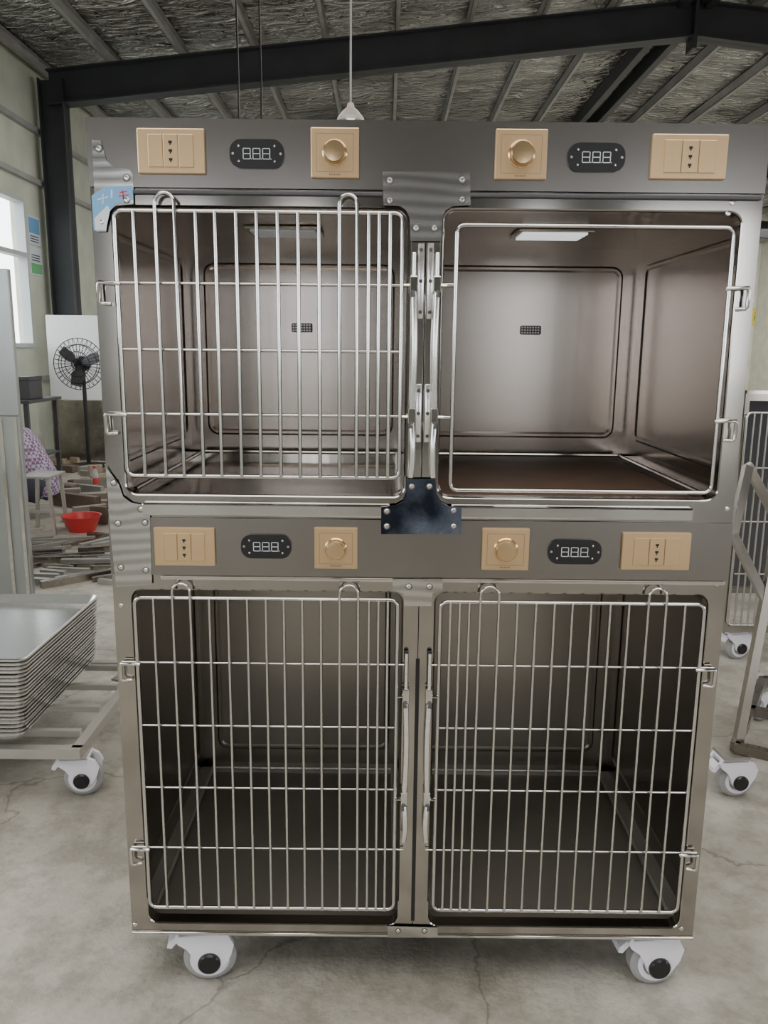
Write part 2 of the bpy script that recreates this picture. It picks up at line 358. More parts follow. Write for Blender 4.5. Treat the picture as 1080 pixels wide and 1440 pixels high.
def liner(x0,x1,z0,z1,m,mf,up):
    y0,y1=D+.022,D+.70
    bm=nb()
    q=lambda *c:bm.faces.new([bm.verts.new(p) for p in c])
    q((x0,y0,z0),(x0,y1,z0),(x0,y1,z1),(x0,y0,z1)); q((x1,y0,z0),(x1,y1,z0),(x1,y1,z1),(x1,y0,z1))
    q((x0,y1,z0),(x1,y1,z0),(x1,y1,z1),(x0,y1,z1)); q((x0,y0,z1),(x1,y0,z1),(x1,y1,z1),(x0,y1,z1))
    l=obj('compartment_liner',bm,m,cage)
    bm=nb(); g=.045
    def emb(f,a0,a1,b0,b1):
        prev=None
        for off,h in ((0,.0),(.005,.003),(.011,.003),(.016,.0)):
            L=[bm.verts.new(f(a,b,h+.0004)) for a,b in rrect(a0+off,a1-off,b0+off,b1-off,max(.03-off,.01))]
            if prev:
                n=len(L)
                for i in range(n): bm.faces.new((prev[i],prev[(i+1)%n],L[(i+1)%n],L[i]))
            prev=L
    emb(lambda a,b,h:(a,y1-h,b),x0+g,x1-g,z0+g+.02,z1-g)
    emb(lambda a,b,h:(x0+h,a,b),y0+g,y1-g,z0+g+.02,z1-g)
    emb(lambda a,b,h:(x1-h,a,b),y0+g,y1-g,z0+g+.02,z1-g)
    obj('embossed_rib',bm,m,l)
    bm=nb(); box(bm,x0,x1,y0,y1,z0,z0+.004); f=obj('compartment_floor',bm,mf,cage)
    bm=nb(); h=z0+.022
    tube(bm,[(x0+.035,y0+.03,h),(x0+.035,y1-.035,h)],.005); tube(bm,[(x1-.035,y0+.03,h),(x1-.035,y1-.035,h)],.005); tube(bm,[(x0+.035,y1-.035,h),(x1-.035,y1-.035,h)],.005)
    box(bm,x0,x0+.03,y0,y1,z0+.004,z0+.02); box(bm,x1-.03,x1,y0,y1,z0+.004,z0+.02); box(bm,x0,x1,y1-.03,y1,z0+.004,z0+.02)
    obj('floor_rail',bm,M['front'] if up else M['galv'],f)
    if up:
        xc=(x0+x1)/2; y=y1-.3
        bm=nb(); box(bm,xc-.085,xc+.085,y-.07,y+.07,z1-.008,z1-.001,.002); lt=obj('light_frame',bm,M['front'],cage)
        bm=nb(); box(bm,xc-.072,xc+.072,y-.055,y+.055,z1-.011,z1-.0078); obj('light_diffuser',bm,M['led'] if x0>0 else M['leddim'],lt)
        vx=P(425,461,y1).x if x0<0 else P(746,463,y1).x; vz=P(425,461,y1).z
        bm=nb(); prism(bm,rrect(vx-.028,vx+.028,vz-.012,vz+.012,.004),y1-.004,y1-.001); v=obj('vent_grille',bm,M['black'],cage)
        bm=nb()
        for i in range(7):
            for j in range(3): box(bm,vx-.025+i*.0072,vx-.0205+i*.0072,y1-.0055,y1-.0042,vz-.009+j*.007,vz-.005+j*.007)
        obj('vent_slats',bm,M['galv'],v)
liner(-.534,XC-.004,1.072,1.640,M['liner'],M['steelfloor'],True)
liner(XC+.004,.677,1.072,1.640,M['liner'],M['brownfloor'],True)
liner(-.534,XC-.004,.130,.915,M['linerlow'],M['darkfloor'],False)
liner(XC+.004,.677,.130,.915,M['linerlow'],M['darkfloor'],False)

YD=D-.010
def door(x0,x1,z0,z1,bars,loops,hz,hinge_x,latch_x,lt,rb,outer,latch):
    bm=nb(); tube(bm,[(x,YD,z) for x,z in rrect(x0,x1,z0,z1,.014,5)],.0040,8,True)
    d=obj('cage_door',bm,M['rod'],cage)
    for x in bars:
        bm=nb(); tube(bm,[(x,YD-.005,z1),(x,YD-.005,z0)],rb,8); obj('vertical_bar',bm,M['rod'],d)
    for a,b in loops:
        a,b=min(a,b),max(a,b)
        c=(a+b)/2; r=(b-a)/2; pts=[(a,YD-.006,z0)]+[(c-r*math.cos(math.pi*i/10),YD-.008,lt-r+r*math.sin(math.pi*i/10)) for i in range(11)]+[(b,YD-.006,z0)]
        bm=nb(); tube(bm,pts,rb,8); obj('loop_bar',bm,M['rod'],d)
    s=1 if hinge_x>latch_x else -1
    for z,full in hz:
        if full>=0:
            bm=nb(); xa=x0 if not full else min(outer,latch_x) ; xb=x1 if not full else max(outer,latch_x)
            tube(bm,[(xa,YD+.003,z),(xb,YD+.003,z)],rb*.82,8); obj('cross_bar',bm,M['rod'],d)
        if full:
            if full<0:
                bm=nb(); e=x0 if s>0 else x1; tube(bm,[(e,YD+.003,z),(latch_x,YD+.003,z)],.0038,8); obj('latch_stub',bm,M['rod'],d)
                bm=nb(); e=x1 if s>0 else x0; tube(bm,[(e,YD+.003,z),(outer,YD+.003,z)],.0038,8); obj('hinge_stub',bm,M['rod'],d)
            bm=nb(); tube(bm,[(hinge_x-s*.006,YD-.004,z-.002),(outer-s*.002,YD-.006,z),(outer,YD-.005,z-.004),(outer,YD-.004,z-.034),(outer-s*.003,YD-.003,z-.038),(outer-s*.018,YD+.003,z-.038)],.0038,8)
            obj('hinge_hook',bm,M['rod'],d)
    zt,z1_,z2_,zb=latch; w=.0056
    bm=nb(); tube(bm,[(latch_x,YD-.006,zt-.004),(latch_x,YD-.006,z1_+.012)],.0036,8); tube(bm,[(latch_x,YD+.001,z1_+.012),(latch_x,YD+.001,zb+.02)],.003,8); obj('latch_rod',bm,M['lever'],d)
    bm=nb(); box(bm,latch_x-.0046,latch_x+.0046,YD-.004,YD+.006,z1_+.018,zt,.003); obj('latch_grip',bm,M['polish'] if zt>1 else M['black'],d)
    for z in (z1_,z2_):
        bm=nb(); box(bm,latch_x-.0072,latch_x+.0072,YD-.010,YD+.008,z-.013,z+.017,.002); tube(bm,[(latch_x-s*.004,YD-.004,z),(latch_x+s*.018,YD-.004,z)],.0035); obj('latch_clasp',bm,M['polish'],d)
        bm=nb(); tube(bm,[(latch_x+s*.001,YD-.009,z-.010),(latch_x+s*.001,YD-.013,z-.022)],.0045,8); obj('latch_pin',bm,M['dgrey'],d)
    for za,zb_ in ((z1_-.014,z2_+.016),(z2_-.014,zb)):
        bm=nb(); n=10; pts=[]
        for i in range(n+1):
            u=i/n; pts.append((latch_x-s*(.0025*math.sin(u*math.pi)),YD-.009-.007*math.sin(u*math.pi),za+(zb_-za)*u))
        tube(bm,pts,w,8); obj('latch_lever',bm,M['lever'],d)
    return d
UL_=(1.548,1.489,1.249,1.135)
LL_=(.781,.685,.457,.363)
UBars=[-.458,-.346,-.311,-.273,-.236,-.198,-.161,-.123,-.033,-.014,.006]
door(-.494,.028,1.131,1.615,UBars,[(-.418,-.383),(-.086,-.054)],[(1.489,1),(1.369,0),(1.249,1)],-.494,.050,1.645,.0036,-.528,UL_)
door(.127,.6294,1.109,1.596,[],[],[(1.491,-1),(1.248,-1)],.6294,.093,1.645,.0037,.664,UL_)
LB=[-.4545,-.344,-.307,-.269,-.232,-.1965,-.16,-.123,-.028,-.009,.0095]
Lh=[(.7495,1),(.613,0),(.474,0),(.335,1)]
door(-.493,.029,.195,.8864,LB,[(-.416,-.381),(-.086,-.049)],Lh,-.493,.048,.918,.0028,-.526,LL_)
door(MX(.029),MX(-.493)+.002,.195,.884,[MX(x) for x in LB],[(MX(-.416),MX(-.381)),(MX(-.086),MX(-.049))],Lh,MX(-.493),MX(.048),.918,.0028,MX(-.526),LL_)

def screw(par,px,py,y,r=.0050):
    p=P(px,py,y)
    bm=nb(); lathe(bm,[(r,0),(r,.0012),(r*.7,.0026),(0,.003)],(p.x,y,p.z),(0,-1,0),12); o=obj('screw',bm,M['screw'],par)
    if par is not cage:
        bm=nb(); lathe(bm,[(r*1.35,0),(r*1.35,.0006),(r*.98,.0006)],(p.x,y,p.z),(0,-1,0),12); obj('washer',bm,M['dgrey'],par)
def plate(pts,scr,m,y1=D,th=.002,name='corner_plate'):
    bm=nb(); prism(bm,[(P(a,b).x,P(a,b).z) for a,b in pts],y1-th,y1); pl=obj(name,bm,m,cage)
    for s in scr: screw(pl,*s,y1-th)
    return pl
FY=D-.005
plate([(538,243),(660,243),(661,290),(636,291),(626,297),(621,308),(620,340),(577,340),(576,308),(571,297),(562,291),(539,290)],[(548,254),(548,282),(650,253),(650,281),(585,321),(611,321)],M['ripple'],D-.009,.002)
plate([(131,198),(144,199),(147,212),(152,228),(162,236),(184,239),(189,248),(189,288),(164,290),(154,300),(151,326),(137,326)],[(139,209),(178,250),(178,281),(143,312)],M['ripple'],FY,.002)
plate([(150,655),(168,680),(174,697),(186,706),(206,710),(212,722),(215,821),(165,824),(158,760)],[(160,679),(198,716),(166,736),(204,735),(205,802),(170,798)],M['ripple'],FY-.0002,.0018)
plate([(571,672),(612,672),(613,694),(619,704),(630,710),(648,711),(648,749),(536,749),(536,711),(556,709),(567,703),(571,694)],[(579,684),(604,684),(544,719),(544,740),(638,718),(638,740)],M['mirror'],D-.012,.002,'centre_plate')
plate([(552,812),(622,812),(622,828),(608,832),(606,850),(568,850),(567,832),(552,828)],[(575,825),(604,825)],M['ripple'],D-.009,.002,'centre_plate')
plate([(545,1300),(615,1302),(615,1316),(545,1316)],[(560,1309),(597,1309)],M['ripple'],D-.004,.0015,'centre_plate')
for px,py in ((1030,285),(1024,300),(1022,716),(1010,745),(1008,822),(170,852),(190,1300),(958,1306)): 
    screw(cage,px,py,D)
for xa,xb in ((.0445,XC-.0008),(XC+.0008,.0985)):
    bm=nb(); box(bm,xa,xb,D-.0025,D-.0003,1.105,1.59,.0008); obj('divider_brightener',bm,M['polish'],cage)  # added pale strips, brightening the divider where it reflects the dark wall
for xa in (.0575,.0750):
    for z0,z1 in ((1.43,1.565),(1.20,1.31)):
        bm=nb(); box(bm,xa,xa+.0115,D-.0065,D-.0026,z0,z1,.0015); s=obj('strike_plate',bm,M['lever'],cage)
        for z in (z0+.012,(z0+z1)/2,z1-.012):
            bm=nb(); lathe(bm,[(.0036,0),(.0028,.0015),(0,.002)],(xa+.0057,D-.0065,z),(0,-1,0),10); obj('screw',bm,M['dgrey'],s)
bm=nb(); box(bm,XC-.004,XC+.004,D-.001,D-.0001,.16,.76); obj('divider_slot',bm,M['black'],cage)
SY=FY-.0025
bm=nb(); prism(bm,[(P(a,b).x,P(a,b).z) for a,b in [(131,276),(150,264),(188,262),(189,282),(164,288),(155,300),(151,325),(134,325)]],SY-.0004,SY); st=obj('blue_sticker',bm,M['blue'],cage,label='blue printed sticker')
bm=nb(); 
for q in ([(135,308),(153,290),(157,296),(151,324),(136,324)],[(146,275),(147.5,273),(147.5,287),(146,288)],[(139,281),(154,277),(154,278.5),(139,282.5)],[(158,268),(160,268),(160,279),(158,280)]):
    prism(bm,[(P(a,b).x,P(a,b).z) for a,b in q],SY-.0008,SY-.0004)
obj('sticker_print',bm,M['paper'],st)
bm=nb()
for q in ([(174,268),(175,268),(177,283),(175,284)],[(170,271),(181,269),(181,271),(170,273)],[(169,276),(183,274),(183,276),(169,278)],[(175,278),(184,283),(183,284),(174,280)]):
    prism(bm,[(P(a,b).x,P(a,b).z) for a,b in q],SY-.0008,SY-.0004)
obj('sticker_print',bm,M['red'],st)
PY=D-.005
def rng(a,b,c,d): p=P(a,b,PY); q=P(c,d,PY); return p.x,q.x,q.z,p.z
def socket(a,b,c,d):
    x0,x1,z0,z1=rng(a,b,c,d); w=x1-x0; h=z1-z0
    bm=nb(); box(bm,x0,x1,PY-.008,PY,z0,z1,.002); s=obj('power_socket',bm,M['gold'],cage)
    for i in range(3):
        a0=x0+w*(.16+.227*i); bm=nb(); box(bm,a0+.0006,a0+w*.227-.0006,PY-.0105,PY-.0079,z0+h*.14,z1-h*.14,.0008); obj('socket_module',bm,M['gold'],s)
    xc=(x0+x1)/2
    bm=nb(); zz=(z0+z1)/2
    for dz in (.19,0,-.19):
        box(bm,xc-.0032,xc+.0032,PY-.0112,PY-.0104,zz+h*dz-.0022,zz+h*dz+.0022,.0003); box(bm,xc-.0011,xc+.0011,PY-.0112,PY-.0104,zz+h*dz-.0052,zz+h*dz-.0022)
    obj('socket_holes',bm,M['black'],s)
def knob(a,b,c,d):
    x0,x1,z0,z1=rng(a,b,c,d); w=x1-x0; h=z1-z0; xc=(x0+x1)/2; zz=(z0+z1)/2
    bm=nb(); box(bm,x0,x1,PY-.008,PY,z0,z1,.002); s=obj('dial_plate',bm,M['gold'],cage)
    bm=nb()
    g=.010
    for q in ((x0+g,x1-g,z0+g,z0+g+.0008),(x0+g,x1-g,z1-g-.0008,z1-g),(x0+g,x0+g+.0008,z0+g,z1-g),(x1-g-.0008,x1-g,z0+g,z1-g)): box(bm,q[0],q[1],PY-.0085,PY-.0079,q[2],q[3])
    for i in range(5): box(bm,xc-.010+i*.0042,xc-.0072+i*.0042,PY-.0085,PY-.0079,z0+.0045,z0+.0075)
    obj('plate_marking',bm,M['goldline'],s)
    bm=nb(); r=w*.235
    lathe(bm,[(r*1.1,0),(r*1.1,.003),(r,.0045),(r*.93,.015),(r*.86,.0175),(0,.0185)],(xc,PY-.008,zz),(0,-1,0),32); obj('dial_knob',bm,M['goldknob'],s)
SEG={'a':(0,1,1,1),'b':(1,1,1,.5),'c':(1,.5,1,0),'d':(0,0,1,0),'e':(0,0,0,.5),'f':(0,.5,0,1),'g':(0,.5,1,.5)}
def display(a,b,c,d):
    x0,x1,z0,z1=rng(a,b,c,d); w=x1-x0; h=z1-z0; xc=(x0+x1)/2; zz=(z0+z1)/2
    bm=nb(); prism(bm,rrect(x0,x1,z0,z1,h*.42,8),PY-.005,PY); s=obj('digital_display',bm,M['black'],cage)
    bm=nb(); sw=w*.13; sh=h*.36
    for i in range(3):
        bx=xc-w*.25+i*w*.18; bz=zz-sh/2
        for (u0,v0,u1,v1) in SEG.values():
            ax,az,cx_,cz_=bx+u0*sw,bz+v0*sh,bx+u1*sw,bz+v1*sh; t=.0006
            box(bm,min(ax,cx_)-t+(.001 if u0!=u1 else 0),max(ax,cx_)+t-(.001 if u0!=u1 else 0),PY-.0056,PY-.0049,min(az,cz_)-t+(.001 if v0!=v1 else 0),max(az,cz_)+t-(.001 if v0!=v1 else 0))
        box(bm,bx+sw+.0014,bx+sw+.0028,PY-.0056,PY-.0049,bz-.0007,bz+.0007)
    obj('display_digits',bm,M['digit'],s)
    for sx,sz in ((-.33,.26),(.33,.26),(-.33,-.26),(.33,-.26),(-.44,0),(.44,0)):
        bm=nb(); lathe(bm,[(.0024,0),(.002,.0014),(0,.0018)],(xc+sx*w,PY-.005,zz+sz*h),(0,-1,0),10); obj('display_screw',bm,M['screw'] if abs(sx)<.4 else M['galv'],s)
socket(193,181,290,246); socket(917,189,1018,254); socket(217,741,304,795); socket(875,748,967,801)
knob(437,180,505,252); knob(697,182,767,254); knob(442,741,503,799); knob(678,742,742,801)
display(323,196,400,238); display(799,201,877,243); display(339,751,410,785); display(771,758,844,793)
for x,y,yw in ((-.405,D+.055,.12),(.598,D+.055,.1),(-.42,D+.60,.4),(.56,D+.60,-.3)): caster(cage,x,y,yw)
cage.location.z+=LIFT

# ---------------- tray trolley at left
tr=thing('tray_trolley',(-1.42,2.7,0),'low steel trolley on white casters under the stack of trays','trolley')
bm=nb(); z=.137
tube(bm,[(-1.95,2.34,z),(-.93,2.34,z)],.016,sq=True); tube(bm,[(-1.95,3.05,z),(-.93,3.05,z)],.016,sq=True)
tube(bm,[(-.946,2.34,z),(-.946,3.05,z)],.016,sq=True); tube(bm,[(-1.934,2.34,z),(-1.934,3.05,z)],.016,sq=True)
obj('trolley_frame',bm,M['galv'],tr)
for i in range(4):
    bm=nb(); y=2.42+i*.18; tube(bm,[(-1.93,y,.163),(-.96,y,.163)],.010,sq=True)
    obj('support_bar',bm,M['galv'],tr)
for x,y,w in ((-.97,2.39,.1),(-1.88,2.39,.3),(-.99,2.98,1.2),(-1.88,2.98,.4)): caster(tr,x,y,w)
tr.location.z+=LIFT
def traymesh():
    bm=nb(); X0,X1,YY0,YY1=-.33,.33,-.335,.335; k=5
    loops=[]
    for off,z,r in ((.001,.024,.03),(0,.030,.03),(.006,.0315,.026),(.024,.001,.02),):
        loops.append([bm.verts.new((x,y,z)) for x,y in rrect(X0+off,X1-off,YY0+off,YY1-off,r,k)])
    n=len(loops[0])
    for A,B in zip(loops,loops[1:]):
        for i in range(n): bm.faces.new((A[i],A[(i+1)%n],B[(i+1)%n],B[i]))
    bm.faces.new(loops[-1]); return bm
src=None; NT=20
for i in range(NT):
    loc=(-1.43+random.uniform(-.002,.002)+i*.001,2.66+random.uniform(-.002,.002),.2045+i*.0126)
    if src is None:
        bm=traymesh(); src=obj('steel_tray',bm,M['tray'],None); o=src
    else:
        o=src.copy(); C.objects.link(o)
    o.location=loc; o['category']='tray'; o['group']='stacked steel trays on the trolley'
    o['label']='shiny steel tray in the tall stack on the low trolley'
    if i==NT-1: o['label']='topmost steel tray of the stack, its empty inside showing'

# ---------------- right-hand tube trolley
t2=thing('tube_trolley',(1.6,2.5,0),'worn brownish steel tube trolley with slanting uprights standing right of the cage','trolley')
c=[Vector((1.13,2.42,.137)),Vector((1.47,2.97,.137)),Vector((2.1,2.6,.137)),Vector((1.76,2.05,.137))]
bm=nb()
for i in range(4): tube(bm,[c[i],c[(i+1)%4]],.015,sq=True)
tube(bm,[(c[0]+c[1])/2,(c[2]+c[3])/2],.015,sq=True); obj('base_frame',bm,M['oldtube'],t2)
foot=P(1036,1052,2.45); top1=P(1092,762,2.56); mid=foot+(top1-foot)*.72; kn=P(1031,752,2.60); pk=P(1052,655,2.66); far_=P(1125,790,2.66)
for nm,a_,b_ in (('long_leg',foot,top1),('slanted_tube',mid,kn),('slanted_tube',kn+Vector((-.002,0,-.004)),pk),('slanted_tube',pk+Vector((-.004,0,.004)),far_),('upright',top1,Vector((top1.x+.12,2.5,.137)))):
    bm=nb(); tube(bm,[a_,b_],.0135,sq=True); obj(nm,bm,M['oldtube'],t2)
for q,w in zip(c,(.1,.6,1.3,.2)): caster(t2,q.x-.01,q.y,w)
t2.location.z+=LIFT

# ---------------- second cage at right
c2=thing('wire_cage',(2.2,3.9,0),'low steel cage with wire grille front standing behind the brownish tube trolley','pet cage')
X0,X1,Ya,Yb=1.555,2.75,3.56,4.2
bm=nb()
for x in (X0,X1-.02): 
    for y in (Ya,Yb-.02): box(bm,x,x+.02,y,y+.02,.12,1.2)
for z in (.12,1.17): 
    for y in (Ya,Yb-.02): box(bm,X0+.02,X1-.02,y,y+.02,z,z+.03)
    for x in (X0,X1-.02): box(bm,x,x+.02,Ya+.02,Yb-.02,z,z+.03)
obj('frame',bm,M['front'],c2)
bm=nb(); box(bm,X0,X1,Ya-.01,Yb,1.2,1.215); obj('top_sheet',bm,M['polish'],c2)
bm=nb(); box(bm,X0+.02,X1-.02,Yb-.03,Yb-.02,.16,1.16); obj('back_sheet',bm,M['dgrey'],c2)
bm=nb(); tube(bm,[(x,Ya-.01,z) for x,z in rrect(X0+.01,X1-.02,.16,1.12,.02)],.006,8,True); dd=obj('grille_door',bm,M['rod'],c2)
for i in range(38):
    x=X0+.04+i*.03; bm=nb(); tube(bm,[(x,Ya-.014,.16),(x,Ya-.014,1.12)],.0045,6); obj('vertical_bar',bm,M['rod'],dd)
for z in (.4,.64,.88): bm=nb(); tube(bm,[(X0+.02,Ya-.01,z),(X1-.02,Ya-.01,z)],.004,6); obj('cross_bar',bm,M['rod'],dd)
for x,y in ((X0+.08,Ya+.06),(X1-.08,Ya+.06),(X0+.08,Yb-.06),(X1-.08,Yb-.06)): caster(c2,x,y,.2)
c2.location.z+=LIFT

CAM=CAM+Vector((0,0,LIFT))
# ---------------- left background
t=thing('steel_column_casing',(-2.3,4.52,0),'pale sheet metal casing standing upright at the left edge of the view','panel')
xr=P(37,720,4.5).x; xr2=P(18,480,4.5).x
bm=nb(); box(bm,xr-.5,xr,4.5,4.54,0.0,1.02,.004); obj('lower_panel',bm,M['column'],t)
bm=nb(); box(bm,xr2-.5,xr2,4.5,4.54,1.021,1.80,.004); obj('upper_panel',bm,M['column'],t)
for xx in (xr-.03,xr-.11):
    bm=nb(); box(bm,xx,xx+.02,4.488,4.4995,0,1.02,.002); obj('edge_strip',bm,M['polish'],t)
t=thing('white_board',(-3.7,10.1,0),'white sheet panel with grey steel lower half standing behind the fan','panel')
bm=nb(); box(bm,-4.1,-3.2,10.1,10.13,.75,1.76,.004); obj('white_sheet',bm,M['board'],t)
bm=nb(); box(bm,-4.1,-3.2,10.1,10.13,.0,.749,.004); obj('steel_sheet',bm,M['oldtube'],t)
fc=P(112,512,9.5); t=thing('pedestal_fan',(fc.x,fc.y+.1,0),'black pedestal fan standing in front of the white sheet panel','fan')
bm=nb(); lathe(bm,[(0,0),(.25,0),(.25,.02),(.06,.05),(0,.05)],(fc.x,9.6,0),(0,0,1)); obj('fan_base',bm,M['black'],t)
bm=nb(); tube(bm,[(fc.x,9.6,.04),(fc.x,9.6,fc.z-.02)],.024); obj('fan_pole',bm,M['black'],t)
bm=nb(); lathe(bm,[(0,0),(.07,.01),(.09,.05),(.08,.14),(0,.17)],(fc.x,9.52,fc.z),(0,1,0)); obj('fan_motor',bm,M['black'],t)
bm=nb()
for r,y in ((.29,9.48),(.22,9.44),(.14,9.42),(.06,9.41),(.22,9.52)): tube(bm,[(fc.x+r*math.cos(a*math.pi/16),y,fc.z+r*math.sin(a*math.pi/16)) for a in range(32)],.005,5,True)
for k in range(32):
    a=k*math.pi/16; u,v=math.cos(a),math.sin(a); tube(bm,[(fc.x+u*r,y,fc.z+v*r) for r,y in ((.02,9.41),(.14,9.42),(.22,9.44),(.29,9.48),(.22,9.52),(.08,9.54))],.003,4)
obj('fan_guard',bm,M['black'],t)
for k in range(3):
    bm=nb(); a=k*2*math.pi/3+.4
    poly=[(.03,-.02),(.12,-.07),(.24,-.07),(.26,.04),(.15,.06),(.03,.02)]
    vs=[bm.verts.new((fc.x+r*math.cos(a)-s*math.sin(a),9.475+s*.35,fc.z+r*math.sin(a)+s*math.cos(a))) for r,s in poly]; f=bm.faces.new(vs)
    r_=bmesh.ops.extrude_face_region(bm,geom=[f]); bmesh.ops.translate(bm,vec=(0,.004,0),verts=[v for v in r_['geom'] if isinstance(v,bmesh.types.BMVert)])
    obj('fan_blade',bm,M['dgrey'],t)
for (ya,yb,za,zb,lb,kk) in ((10.24,10.58,2.60,2.93,'blue and white printed poster on the left wall, the upper one',0),(10.24,10.58,2.24,2.57,'green and white printed poster on the left wall, the lower one',1)):
    bm=nb(); box(bm,XL+.0,XL+.012,ya,yb,za,zb); p=obj('wall_poster',bm,M['paper'],None,lb,'poster')
    bm=nb(); box(bm,XL+.0125,XL+.015,ya+.02,yb-.02,zb-.2 if kk==0 else za+.02,zb-.02 if kk==0 else za+.14); obj('printed_band',bm,M['blue'] if kk==0 else M['green'],p)
    for i in range(3):
        bm=nb(); z=za+.03+i*.03+(.14 if kk else 0); box(bm,XL+.0125,XL+.015,ya+.04,yb-.06,z,z+.012); obj('printed_line',bm,M['dgrey'],p)
t=thing('work_table',(-3.6,8.2,0),'dark steel work table with shelf beside the left wall','table')
for x in (-4.1,-3.45):
    for y in (7.9,8.6): bm=nb(); tube(bm,[(x,y,0),(x,y,.85)],.02,sq=True); obj('leg',bm,M['dgrey'],t)
bm=nb(); box(bm,-4.15,-3.4,7.85,8.65,.851,.88); obj('table_top',bm,M['dgrey'],t)
bm=nb(); box(bm,-4.12,-3.43,7.87,8.63,.3,.32); obj('shelf',bm,M['dgrey'],t)
its=[(-4.02,.881,.2,.2,'brown cardboard box on the work table, nearest the wall','ply'),(-3.80,.881,.18,.38,'grey metal box on the work table, tallest one','galv'),(-3.56,.881,.18,.22,'small dark tool box on the work table','dgrey'),(-3.94,.321,.26,.28,'cardboard box on the lower shelf of the work table','ply'),(-3.6,.321,.24,.2,'grey steel box on the lower shelf of the work table','galv')]
for x,z,w,h,lb,mm in its:
    tt=thing('storage_box',(x,8.2,z),lb,'box')
    bm=nb(); box(bm,x-w/2,x+w/2,8.05,8.35,z,z+h*.82,.005); obj('box_body',bm,M[mm],tt)
    bm=nb(); box(bm,x-w/2-.005,x+w/2+.005,8.045,8.355,z+h*.82,z+h,.004); obj('box_lid',bm,M[mm],tt)
q=PF(56,752); bx,by=q.x,q.y
t=thing('metal_stool',(bx,by+.12,0),'low metal stool standing empty beside the red basin','stool')
for dx in (-.10,.10):
    for dy in (0,.24): bm=nb(); tube(bm,[(bx+dx*1.15,by+dy,0),(bx+dx*.9,by+dy,.43)],.012,sq=True); obj('leg',bm,M['galv'],t)
bm=nb(); box(bm,bx-.12,bx+.12,by-.03,by+.27,.431,.45,.004); obj('seat',bm,M['galv'],t)
bm=nb(); tube(bm,[(bx-.11,by,.18),(bx+.11,by,.18)],.009,sq=True); obj('stretcher',bm,M['galv'],t)
def skinmesh(name,verts,edges,m,parent,root=0,sub=2):
    o0=Vector(verts[root][0]); o0=Vector((o0.x,o0.y,0))
    me=bpy.data.meshes.new(name); me.from_pydata([Vector(v[0])-o0 for v in verts],edges,[]); me.materials.append(m)
    o=bpy.data.objects.new(name,me); C.objects.link(o)
    md=o.modifiers.new('skin','SKIN')
    if len(me.skin_vertices):
        for i,v in enumerate(verts):
            me.skin_vertices[0].data[i].radius=(v[1],v[1])
        me.skin_vertices[0].data[root].use_root=True
    ms=o.modifiers.new('sub','SUBSURF'); ms.levels=sub; ms.render_levels=sub
    md.use_smooth_shade=True
    o.location=o0
    ORG[o.name]=o0
    return o
hx,hy=P(58,690,6.75).x,6.75
def V(dx,dy,z): return (hx+dx,hy+dy,z)
def blob(name,pts_r,parent,m,seg=12):
    bm=nb(); rings=[]
    pts=[Vector(p) for p,_ in pts_r]
    for i,(p,r) in enumerate(pts_r):
        a=pts[max(0,i-1)]; b=pts[min(len(pts)-1,i+1)]; t=(b-a).normalized(); u=t.orthogonal().normalized() if abs(t.y)>.9 else (Vector((0,1,0))-t*t.y).normalized(); w=t.cross(u)
        ru,rw=(r if isinstance(r,tuple) else (r,r))
        rings.append([bm.verts.new(pts[i]+u*(math.cos(2*math.pi*j/seg)*ru)+w*(math.sin(2*math.pi*j/seg)*rw)) for j in range(seg)])
    for A,B in zip(rings,rings[1:]):
        for j in range(seg): bm.faces.new((A[j],A[(j+1)%seg],B[(j+1)%seg],B[j]))
    bm.faces.new(rings[0]); bm.faces.new(rings[-1])
    return obj(name,bm,m,parent)
pv=[(V(0,0,.24),.13),(V(-.07,0,.42),.12),(V(-.16,0,.60),.14),(V(-.24,0,.70),.06),(V(-.30,0,.76),.05),(V(-.34,0,.86),.085),(V(-.35,0,.93),.07),
    (V(-.03,-.11,.24),.10),(V(-.40,-.15,.46),.065),(V(-.24,-.14,.09),.045),(V(-.26,-.14,.035),.035),(V(-.42,-.15,.03),.03),
    (V(-.03,.11,.24),.10),(V(-.40,.15,.46),.065),(V(-.24,.14,.09),.045),(V(-.26,.14,.035),.035),(V(-.42,.15,.03),.03),
    (V(-.19,-.19,.62),.06),(V(-.34,-.21,.42),.045),(V(-.52,-.12,.36),.03),(V(-.58,-.10,.35),.03),
    (V(-.19,.19,.62),.06),(V(-.34,.21,.42),.045),(V(-.52,.12,.36),.03),(V(-.58,.10,.35),.03)]
pe=[(0,1),(1,2),(2,3),(3,4),(4,5),(5,6),(0,7),(7,8),(8,9),(9,10),(10,11),(0,12),(12,13),(13,14),(14,15),(15,16),(2,17),(17,18),(18,19),(19,20),(2,21),(21,22),(22,23),(23,24)]
for base,sy in ((20,-1),(24,1)):
    bpt=Vector(pv[base][0])
    for k in range(4):
        a=len(pv); pv.append(((bpt.x-.03,bpt.y+(k-1.5)*.020,bpt.z),.009)); pv.append(((bpt.x-.07-.006*(k%2),bpt.y+(k-1.5)*.022,bpt.z-.015),.008)); pv.append(((bpt.x-.09,bpt.y+(k-1.5)*.022,bpt.z-.04),.007))
        pe+=[(base,a),(a,a+1),(a+1,a+2)]
    a=len(pv); pv.append(((bpt.x-.01,bpt.y-sy*.035,bpt.z-.01),.010)); pv.append(((bpt.x-.045,bpt.y-sy*.045,bpt.z-.03),.008)); pe+=[(base,a),(a,a+1)]
per=skinmesh('person',pv,pe,M['skin'],None)
per['label']='person in a purple checked shirt crouching and bending forward behind the stool'; per['category']='person'
